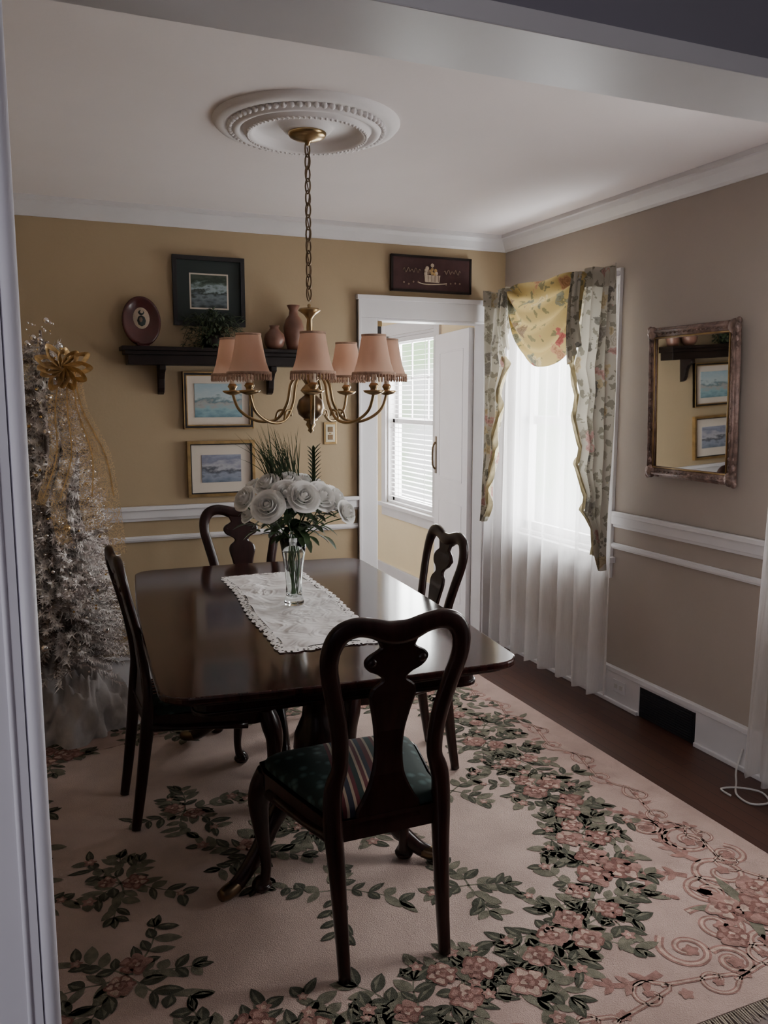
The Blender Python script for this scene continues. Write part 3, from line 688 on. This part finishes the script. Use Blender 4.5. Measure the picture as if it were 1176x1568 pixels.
b.lathe([(0,.006),(.038,.006),(.041,.0025)],'cream',28,sy=1.35,c=(0,.015,0)); b.sphere((0,.042,.008),.013,'greenmat',8,sz=.25,sx=1.2); b.sphere((0,.0,.008),.022,'greenmat',8,sz=.2,sy=1.3); b.sphere((.002,.045,.011),.008,'cream',8,sz=.25); b.sphere((-.004,.005,.012),.009,'signtxt',8,sz=.2,sy=1.6)
b.T=Matrix.Identity(4); b.box(-.03,.03,-.045,.04,-.128,-.120,'redwood'); b.box(-.03,-.02,-.045,-.035,-.128,-.105,'redwood')
b.obj('oval_portrait_plaque',(.53,YB-.055,1.933))
def framed(name,x,z,w,h,fw,fm,inner,mm,mw,pic,tilt=0,dep=.025,line=None):
    b=B(); X0,X1,Z0,Z1=-w/2,w/2,-h/2,h/2
    for a,c,d,e in((X0,X1,Z1-fw,Z1),(X0,X1,Z0,Z0+fw)): b.box(a,c,-dep,0,d,e,fm)
    for a,c in((X0,X0+fw),(X1-fw,X1)): b.box(a,c,-dep,0,Z0+fw,Z1-fw,fm)
    if inner:
        q=.006; f2=fw
        b.box(X0+f2,X1-f2,-dep+.003,-.002,Z1-f2-q,Z1-f2,inner); b.box(X0+f2,X1-f2,-dep+.003,-.002,Z0+f2,Z0+f2+q,inner); b.box(X0+f2,X0+f2+q,-dep+.003,-.002,Z0+f2,Z1-f2,inner); b.box(X1-f2-q,X1-f2,-dep+.003,-.002,Z0+f2,Z1-f2,inner)
        if fm=='black':
            for s in(-1,1):
                b.box(s*(w/2-.003)-.003,s*(w/2-.003)+.003,-dep-.002,0,Z0-.001,Z1+.001,inner); b.box(X0,X1,-dep-.002,0,s*(h/2-.003)-.003,s*(h/2-.003)+.003,inner)
    b.box(X0+fw,X1-fw,-.010,-.001,Z0+fw,Z1-fw,mm)
    a=fw+mw
    if line: b.box(X0+a-.008,X1-a+.008,-.0115,-.009,Z0+a-.008,Z1-a+.008,line)
    b.box(X0+a,X1-a,-.013,-.009,Z0+a,Z1-a,pic)
    b.box(X0+fw,X1-fw,-.001,0,Z0+fw,Z1-fw,'black')
    return b.obj(name,(x,YB-.002,z),(tilt,0,0),bevel=.002)
P1=picture_mat('print_forest_lake',[(0,(.03,.04,.04)),(.3,(.16,.20,.22)),(.46,(.02,.03,.02)),(.58,(.30,.38,.40)),(.72,(.10,.14,.12)),(.85,(.02,.035,.02)),(1,(.05,.07,.05))],.17,22,.4)
P2=picture_mat('print_harbour',[(0,(.12,.22,.26)),(.25,(.26,.40,.44)),(.42,(.36,.36,.34)),(.5,(.14,.22,.24)),(.6,(.44,.52,.54)),(1,(.32,.44,.50))],.2,20,.3)
P3=picture_mat('print_misty_lake',[(0,(.12,.15,.20)),(.3,(.26,.29,.36)),(.45,(.09,.10,.12)),(.55,(.40,.40,.44)),(.75,(.20,.21,.28)),(1,(.32,.35,.44))],.2,16,.35)
framed('framed_forest_print',.884,2.10,.375,.355,.022,'black',None,'greenmat',.072,P1,line='matb')
framed('framed_harbour_print',.918,1.535,.375,.30,.016,'black','gold','matb',.045,P2)
framed('framed_lake_print',.925,1.171,.365,.30,.016,'gold','black','matb',.060,P3)
b=B(); b.lathe([(0,0),(.03,0),(.048,.02),(.056,.05),(.050,.08),(.030,.10),(.022,.112),(.028,.125),(.024,.125),(.0,.11)],'terra',28); b.obj('terracotta_jug',(1.212,YB-.085,1.8055))
b=B(); b.lathe([(0,0),(.035,0),(.040,.02),(.052,.08),(.055,.12),(.045,.16),(.026,.185),(.022,.21),(.036,.238),(.032,.238),(.018,.21),(0,.19)],'terra',28)
b.obj('tall_terracotta_vase',(1.327,YB-.06,1.8055))
b=B(); b.lathe([(0,0),(.045,0),(.055,.03),(.06,.065),(.055,.065),(0,.05)],'shelfw',20)
for i in range(560):
    a=U(0,6.28); rr=U(0,.155); z_=U(.0,.2)*(1-rr*1.8)
    y_=math.sin(a)*rr*.30-.030
    b.leaf((math.cos(a)*rr,y_,z_),(math.cos(a),math.sin(a)*.2-.25,U(-.8,.9)),(0,0,1),U(.016,.028),U(.010,.017),'ivy',.3,n=2)
for i in range(60):
    a=U(0,6.28); b.sweep([(0,0,.05),(math.cos(a)*.09,math.sin(a)*.02-.015,U(.08,.18)),(math.cos(a)*.16,math.sin(a)*.03-.03,U(-.0,.17))],'ivy',n=3,rad=.0013,seg=5)
b.obj('potted_ivy',(.88,YB-.085,1.8055))
b=B(); b.box(-.257,.257,-.022,0,-.10,.10,'signred')
for s in(-1,1): b.box(-.257,.257,-.026,0,s*.096-.006,s*.096+.006,'shelfw'); b.box(s*.252-.006,s*.252+.006,-.026,0,-.10,.10,'shelfw')
b.T=Matrix.Translation((0,-.024,-.030))@Matrix.Rotation(math.pi/2,4,'X')
b.prism([(-.052,.025),(.052,.025),(.045,-.015),(-.045,-.015)],-.002,.003,'cream')
for k in range(5): b.box(-.05+k*.022,-.047+k*.022,-.012,.024,.002,.004,'signtxt')
b.sweep([(-.085,-.02,0),(-.04,-.027,0),(.04,-.024,0),(.095,-.018,0)],'cream',rad=.003,seg=5)
for i in range(18): b.sphere((U(-.045,.045),U(.028,.07),.002),U(.007,.013),('cream','signtxt','gold')[i%3],8,sz=.25)
b.sphere((0,.08,.002),.012,'cream',8,sz=.25)
for s in(-1,1):
    pts=[(s*(.075+k*.0085),.048+.012*math.sin(k*2.2)+.004*math.sin(k*5),.001) for k in range(14)]
    b.sweep(pts,'signtxt',n=3,rad=.0022,seg=5)
    for k in range(4): b.sphere((s*(.09+k*.03),U(-.03,-.01),.001),.006,'signtxt',6,sz=.3)
b.T=Matrix.Identity(4)
b.obj('fruit_basket_wall_sign',(2.175,YB-.002,2.257),bevel=.001)
b=B(); b.box(-.038,.038,-.006,0,-.062,.062,'gold'); b.box(-.028,.028,-.008,0,-.05,.05,'plate'); b.box(-.016,.016,-.0095,0,.008,.036,'dkbrass'); b.box(-.016,.016,-.0095,0,-.036,-.008,'dkbrass'); b.box(-.006,.006,-.012,0,-.003,.003,'gold')
b.obj('light_switch_plate',(1.55,YB-.001,1.35),bevel=.0015)
b=B(); b.box(-.006,0,-.045,.045,-.032,.032,'white')
for s in(-1,1): b.box(-.008,0,s*.02-.013,s*.02+.013,-.012,.012,'cord')
b.obj('wall_outlet',(XR-.0185,3.26,.10),bevel=.002)
b=B(); W_,H_=.535,.676
hw2,hh2=W_/2-.026,H_/2-.026
for s in(-1,1):
    b.sweep([(0,-hw2,s*hh2,.026,.014),(0,hw2,s*hh2,.026,.014)],'bronze',n=1,seg=16,ref=(1,0,0)); b.sweep([(0,s*hw2,-hh2,.026,.014),(0,s*hw2,hh2,.026,.014)],'bronze',n=1,seg=16,ref=(1,0,0))
    b.sweep([(-.012,-hw2+.02,s*(hh2-.019)),(-.012,hw2-.02,s*(hh2-.019))],'gold',n=1,rad=.004,seg=8); b.sweep([(-.012,s*(hw2-.019),-hh2+.02),(-.012,s*(hw2-.019),hh2-.02)],'gold',n=1,rad=.004,seg=8)
    b.sweep([(-.014,-hw2-.0,s*(hh2+.008)),(-.014,hw2,s*(hh2+.008))],'bronze',n=1,rad=.008,seg=8); b.sweep([(-.014,s*(hw2+.008),-hh2),(-.014,s*(hw2+.008),hh2)],'bronze',n=1,rad=.008,seg=8)
    for k in range(18):
        t=-1+2*(k+.5)/18; b.sphere((-.016,t*hw2,s*(hh2+.002)),.008,'bronze',6,sx=.7); b.sphere((-.016,s*(hw2+.002),t*hh2),.008,'bronze',6,sx=.7)
    for t in(-1,1):
        for (dy,dz,rr) in((0,0,.032),(-.045,.006,.02),(.006,-.05,.02),(.02,.02,.016),(-.075,.008,.012),(.008,-.085,.012)):
            b.sphere((-.008,s*(hw2+dy),t*(hh2+dz)),rr,'bronze',10,sx=.6)
b.box(-.004,.004,-hw2,hw2,-hh2,hh2,'mirror'); b.box(.004,.010,-hw2,hw2,-hh2,hh2,'black')
b.obj('wall_mirror',(XR-.034,2.842,1.525),(0,math.radians(-1.8),0))

# ---------------------------------------------------------------- curtains
ce=empty('window_curtain',(0,0,0))
def sheer(b,y0,y1,z0,z1,X,n=11,amp=.018,flare=0):
    def f(u,v):
        fl=1+.5*(1-v); ph=2*math.pi*n*u+.9*math.sin(7*u)
        y=y0+(y1+flare*(1-v)-y0)*u; y=y+.012*math.sin(ph*.5+1)*(1-v)
        return (X+amp*fl*math.sin(ph)+.007*math.sin(2.3*ph+3*v), y, z0+(z1-z0)*v+ (0.012*math.sin(ph)*(1-v)))
    b.grid(f,240,20,'sheer')
b=B(); sheer(b,3.27,4.40,.055,2.08,2.575,8,.022); b.obj('sheer_panel',parent=ce)
b=B()
def tab(tb_,z):
    for (z0,a),(z1,c) in zip(tb_,tb_[1:]):
        if z0>=z>=z1: return a+(c-a)*(z0-z)/(z0-z1)
    return tb_[-1][1]
inn=[(2.15,3.46),(1.95,3.49),(1.80,3.50),(1.70,3.535),(1.58,3.47),(1.45,3.50),(1.32,3.43),(1.20,3.46),(1.08,3.38),(.98,3.40),(.90,3.31),(.80,3.30),(.72,3.235)]
def f1(u,v):
    z=2.15-v*1.43; a=tab(inn,z); y=3.215+(a-3.215)*u
    return (2.515+.018*math.sin(u*26+z*1.3)+.008*math.sin(u*11+z*5)-.01*v, y, z)
b.grid(f1,60,60,'drape')
inn2=[(2.13,4.06),(1.95,4.12),(1.82,4.17),(1.72,4.14),(1.6,4.22),(1.45,4.20),(1.33,4.27),(1.2,4.25),(1.05,4.33),(.9,4.31),(.8,4.38)]
def f2(u,v):
    z=2.13-v*1.33; a=tab(inn2,z); y=4.42+(a-4.42)*u
    return (2.515+.018*math.sin(u*22+z*1.3)+.008*math.sin(u*9+z*5), y, z)
b.grid(f2,50,50,'drape')
def f3(u,v):
    z=1.80-v*.95; a=tab(inn2,z); return (2.50+.015*math.sin(u*8+z*30), a-.02+.045*u, z-.02*math.sin(z*25))
b.grid(f3,10,50,'lining')
def f3b(u,v):
    z=1.80-v*1.0; a=tab(inn,z); return (2.505+.012*math.sin(u*8+z*30), a+.018-.03*u, z-.02*math.sin(z*25))
b.grid(f3b,8,50,'lining')
def f4(u,v):
    y=3.205+1.215*u; return (2.50+.014*math.sin(u*95)+.006*math.sin(u*37), y, 2.165-v*.09-.01*math.sin(u*30)-.015*(1-abs(2*u-1)))
b.grid(f4,240,6,'drape')
b.obj('floral_side_drapes',parent=ce)
b=B()
def f5(u,v):
    s=max(0,math.sin(math.pi*u)); drop=.10+.34*s**.42
    y=3.405+.68*u; y=y+(3.75-y)*.10*v*(1-s)
    fold_=math.sin(v*22+3.2*abs(2*u-1)**1.5)
    return (2.470-.07*s*math.sin(math.pi*min(1,v*1.05))-.022*fold_, y, 2.15-v*drop+.008*fold_)
b.grid(f5,60,60,'swag')
for yc,sg in((3.435,1),(4.10,-1)):
    def f6(u,v,yc=yc): 
        return (2.45+.02*math.sin(u*16)-.02*math.sin(v*3), yc+(u-.5)*(.05+.04*v), 2.15-v*(.34+.10*u*sg))
    b.grid(f6,24,12,'drape')
b.obj('swag_valance',parent=ce)
b=B(); b.sweep([(2.53,3.22,2.12),(2.53,4.43,2.12)],'white',n=1,rad=.012); 
for y in(3.45,4.38): b.box(2.53,XR-.021,y-.008,y+.008,2.11,2.13,'white')
b.obj('curtain_rod',parent=ce)
c2_=empty('sheer_curtain',(0,0,0))
b=B(); sheer(b,1.42,2.30,.05,2.12,2.575,9,.016,.08); b.sweep([(2.575,1.40,2.12),(2.575,2.33,2.12)],'white',n=1,rad=.010)
b.obj('sheer_panel',parent=c2_)
b=B()
for y in(1.38,2.33): b.box(2.57,XR-.0,y-.008,y+.008,2.11,2.13,'white')
b.obj('rod_bracket',parent=c2_)
b=B(); b.sweep([(XR-.03,2.45,.10),(2.60,2.43,.03),(2.55,2.38,.006),(2.47,2.30,.006),(2.46,2.22,.006),(2.53,2.20,.006),(2.57,2.27,.008),(2.52,2.33,.010),(2.45,2.36,.006),(2.44,2.30,.006)],'cord',rad=.004,seg=8); b.obj('power_cord')

# ---------------------------------------------------------------- christmas tree
te=empty('christmas_tree',(.05,4.11,0)); b=B()
b.sweep([(0,0,.02,.02,.02),(0,0,1.85,.006,.006)],'tdark',n=1,seg=8)
zb,zt=.34,1.90
NB=2500
for i in range(NB):
    t=i/NB; t=1-math.sqrt(1-t*.995); z_=zb+(zt-zb)*t; Rm=.045+.315*(1-t)**.8; a=U(0,6.28); L=Rm*U(.72,1.08)
    d=Vector((math.cos(a),math.sin(a),U(-.3,.35))); d.normalize()
    if d.y>0: L=min(L,.345)
    st_=Vector((0,0,z_))+d*L*.3
    rr_=R(); m_='tdark' if rr_<.22 else('tmid' if rr_<.55 else 'tfrost')
    vs=[];fs=[]
    side=d.cross(Vector((0,0,1))).normalized(); up=side.cross(d)
    for k in range(30):
        s=.25+.75*k/30; p=st_+d*(L*.7*s); an=U(0,6.28); q=(side*math.cos(an)+up*math.sin(an))*U(.7,1)+d*.6
        q.normalize(); ln=U(.02,.036); w_=d.cross(q).normalized()*.0034
        o=len(vs); vs+=[p-w_,p+w_,p+q*ln]; fs.append((o,o+1,o+2))
    b.add(vs,fs,m_)
b.obj('branches',parent=te)
b=B()
for i in range(380):
    t=R()**1.2; z_=zb+(zt-zb)*t; Rm=(.045+.315*(1-t)**.8)*U(.9,1.04); a=U(3.14,6.28) if i%2 else U(0,6.28)
    yy_=Rm*math.sin(a)
    b.sphere((Rm*math.cos(a),min(yy_,.33),z_),U(.003,.008) if i>25 else U(.012,.018),'sparkle' if i%4 else 'gsparkle',7)
b.obj('ornaments',parent=te)
b=B()
def ribbon(pts,w,ref=(0,-1,0),m='ribbon'):
    P=catmull(pts,8); vs=[];fs=[]
    for i,p in enumerate(P):
        q=Vector(p); T=(Vector(P[min(i+1,len(P)-1)])-Vector(P[max(i-1,0)])).normalized(); s=T.cross(Vector(ref)).normalized()
        vs+=[q-s*w/2,q+s*w/2]
    for i in range(len(P)-1): fs.append((2*i,2*i+1,2*i+3,2*i+2))
    b.add(vs,fs,m,True)
bc=Vector((.08,-.17,1.68))
for k in range(12):
    a=k*2*math.pi/12+U(-.2,.2); d=Vector((math.cos(a),-.25,math.sin(a)*.8))*U(1.0,1.5); s=Vector((-math.sin(a),0,math.cos(a)))
    ribbon([bc,bc+d*.05+s*.02+Vector((0,-.03,0)),bc+d*.08+Vector((0,-.03,0)),bc+d*.05-s*.02,bc],.032,ref=(-math.sin(a),.6,math.cos(a)))
for x0,x1,zz,w_ in((-.02,-.05,1.15,.04),(.03,.02,.92,.06),(.07,.15,.98,.09),(.09,.24,.86,.07)):
    ribbon([bc+Vector((x0*.5,-.01,0)),Vector((.05+x0,-.21,1.50)),Vector((.04+(x0+x1)/2+.02,-.24,1.3)),Vector((.03+x1-.02,-.28,1.1)),Vector((.03+x1,-.31,zz))],w_,m='net')
    ribbon([bc+Vector((x0*.5,-.012,0)),Vector((.06+x0,-.215,1.50)),Vector((.04+(x0+x1)/2+.03,-.245,1.3)),Vector((.03+x1-.01,-.285,1.12))],.006)
b.obj('gold_bow_ribbon',parent=te)
b=B()
def fsk(u,v):
    a=2*math.pi*u; r=.05+.28*v; z_=.40*(1-v**2.0)+.004
    n_=.03*math.sin(a*7+v*5)+.02*math.sin(a*13-v*11)+.012*math.sin(a*23+v*31)
    return ((r+n_*v)*math.cos(a),(r+n_*v)*math.sin(a),z_+(.03*math.sin(a*5+v*9)+.02*math.sin(a*17-v*19)+.012*math.sin(a*31+v*43))*v*(1-v)*4)
b.grid(fsk,200,60,'cloth'); b.obj('tree_skirt',parent=te)

# ---------------------------------------------------------------- lights / world / camera
def area(name,loc,rot_,sx,sy,P,col=(1,1,1),spread=180):
    l=D.lights.new(name,'AREA'); l.shape='RECTANGLE'; l.size=sx; l.size_y=sy; l.energy=P; l.color=col; l.spread=math.radians(spread)
    o=D.objects.new(name,l); C.collection.objects.link(o); o.location=loc; o.rotation_euler=rot_; return o
RY=math.radians(90)
area('window_daylight_1',(XR+.40,4.15,1.50),(0,RY,0),1.7,1.9,195,(.97,.98,1))
area('window_daylight_2',(XR+.38,1.86,1.75),(0,RY-math.radians(30),0),1.1,.9,92,(1,.97,.96))
area('window_daylight_3',(XR+.40,6.30,1.45),(0,RY,0),1.7,2.0,340,(.97,1,.98))
area('hall_daylight',(-2.52,-.9,1.45),(0,-RY,0),1.3,1.4,29,(.90,.87,1))
w=D.worlds.new('World'); C.scene.world=w; w.use_nodes=True
bg=w.node_tree.nodes['Background']; sky=w.node_tree.nodes.new('ShaderNodeTexNoise'); sky.inputs['Scale'].default_value=14
rr=w.node_tree.nodes.new('ShaderNodeValToRGB'); rr.color_ramp.elements[0].color=(.6,.85,.5,1); rr.color_ramp.elements[1].color=(1,1,1,1); rr.color_ramp.elements[0].position=.35; rr.color_ramp.elements[1].position=.55
w.node_tree.links.new(sky.outputs[0],rr.inputs[0]); w.node_tree.links.new(rr.outputs[0],bg.inputs[0]); bg.inputs[1].default_value=2.5
cam=D.cameras.new('Camera'); co=D.objects.new('Camera',cam); C.collection.objects.link(co)
co.location=(0,0,1.55); co.rotation_euler=(math.radians(90-7.85),0,math.radians(-22.8))
cam.sensor_fit='VERTICAL'; cam.sensor_height=36; cam.lens=1270/1568*36; cam.clip_start=.05
C.scene.camera=co
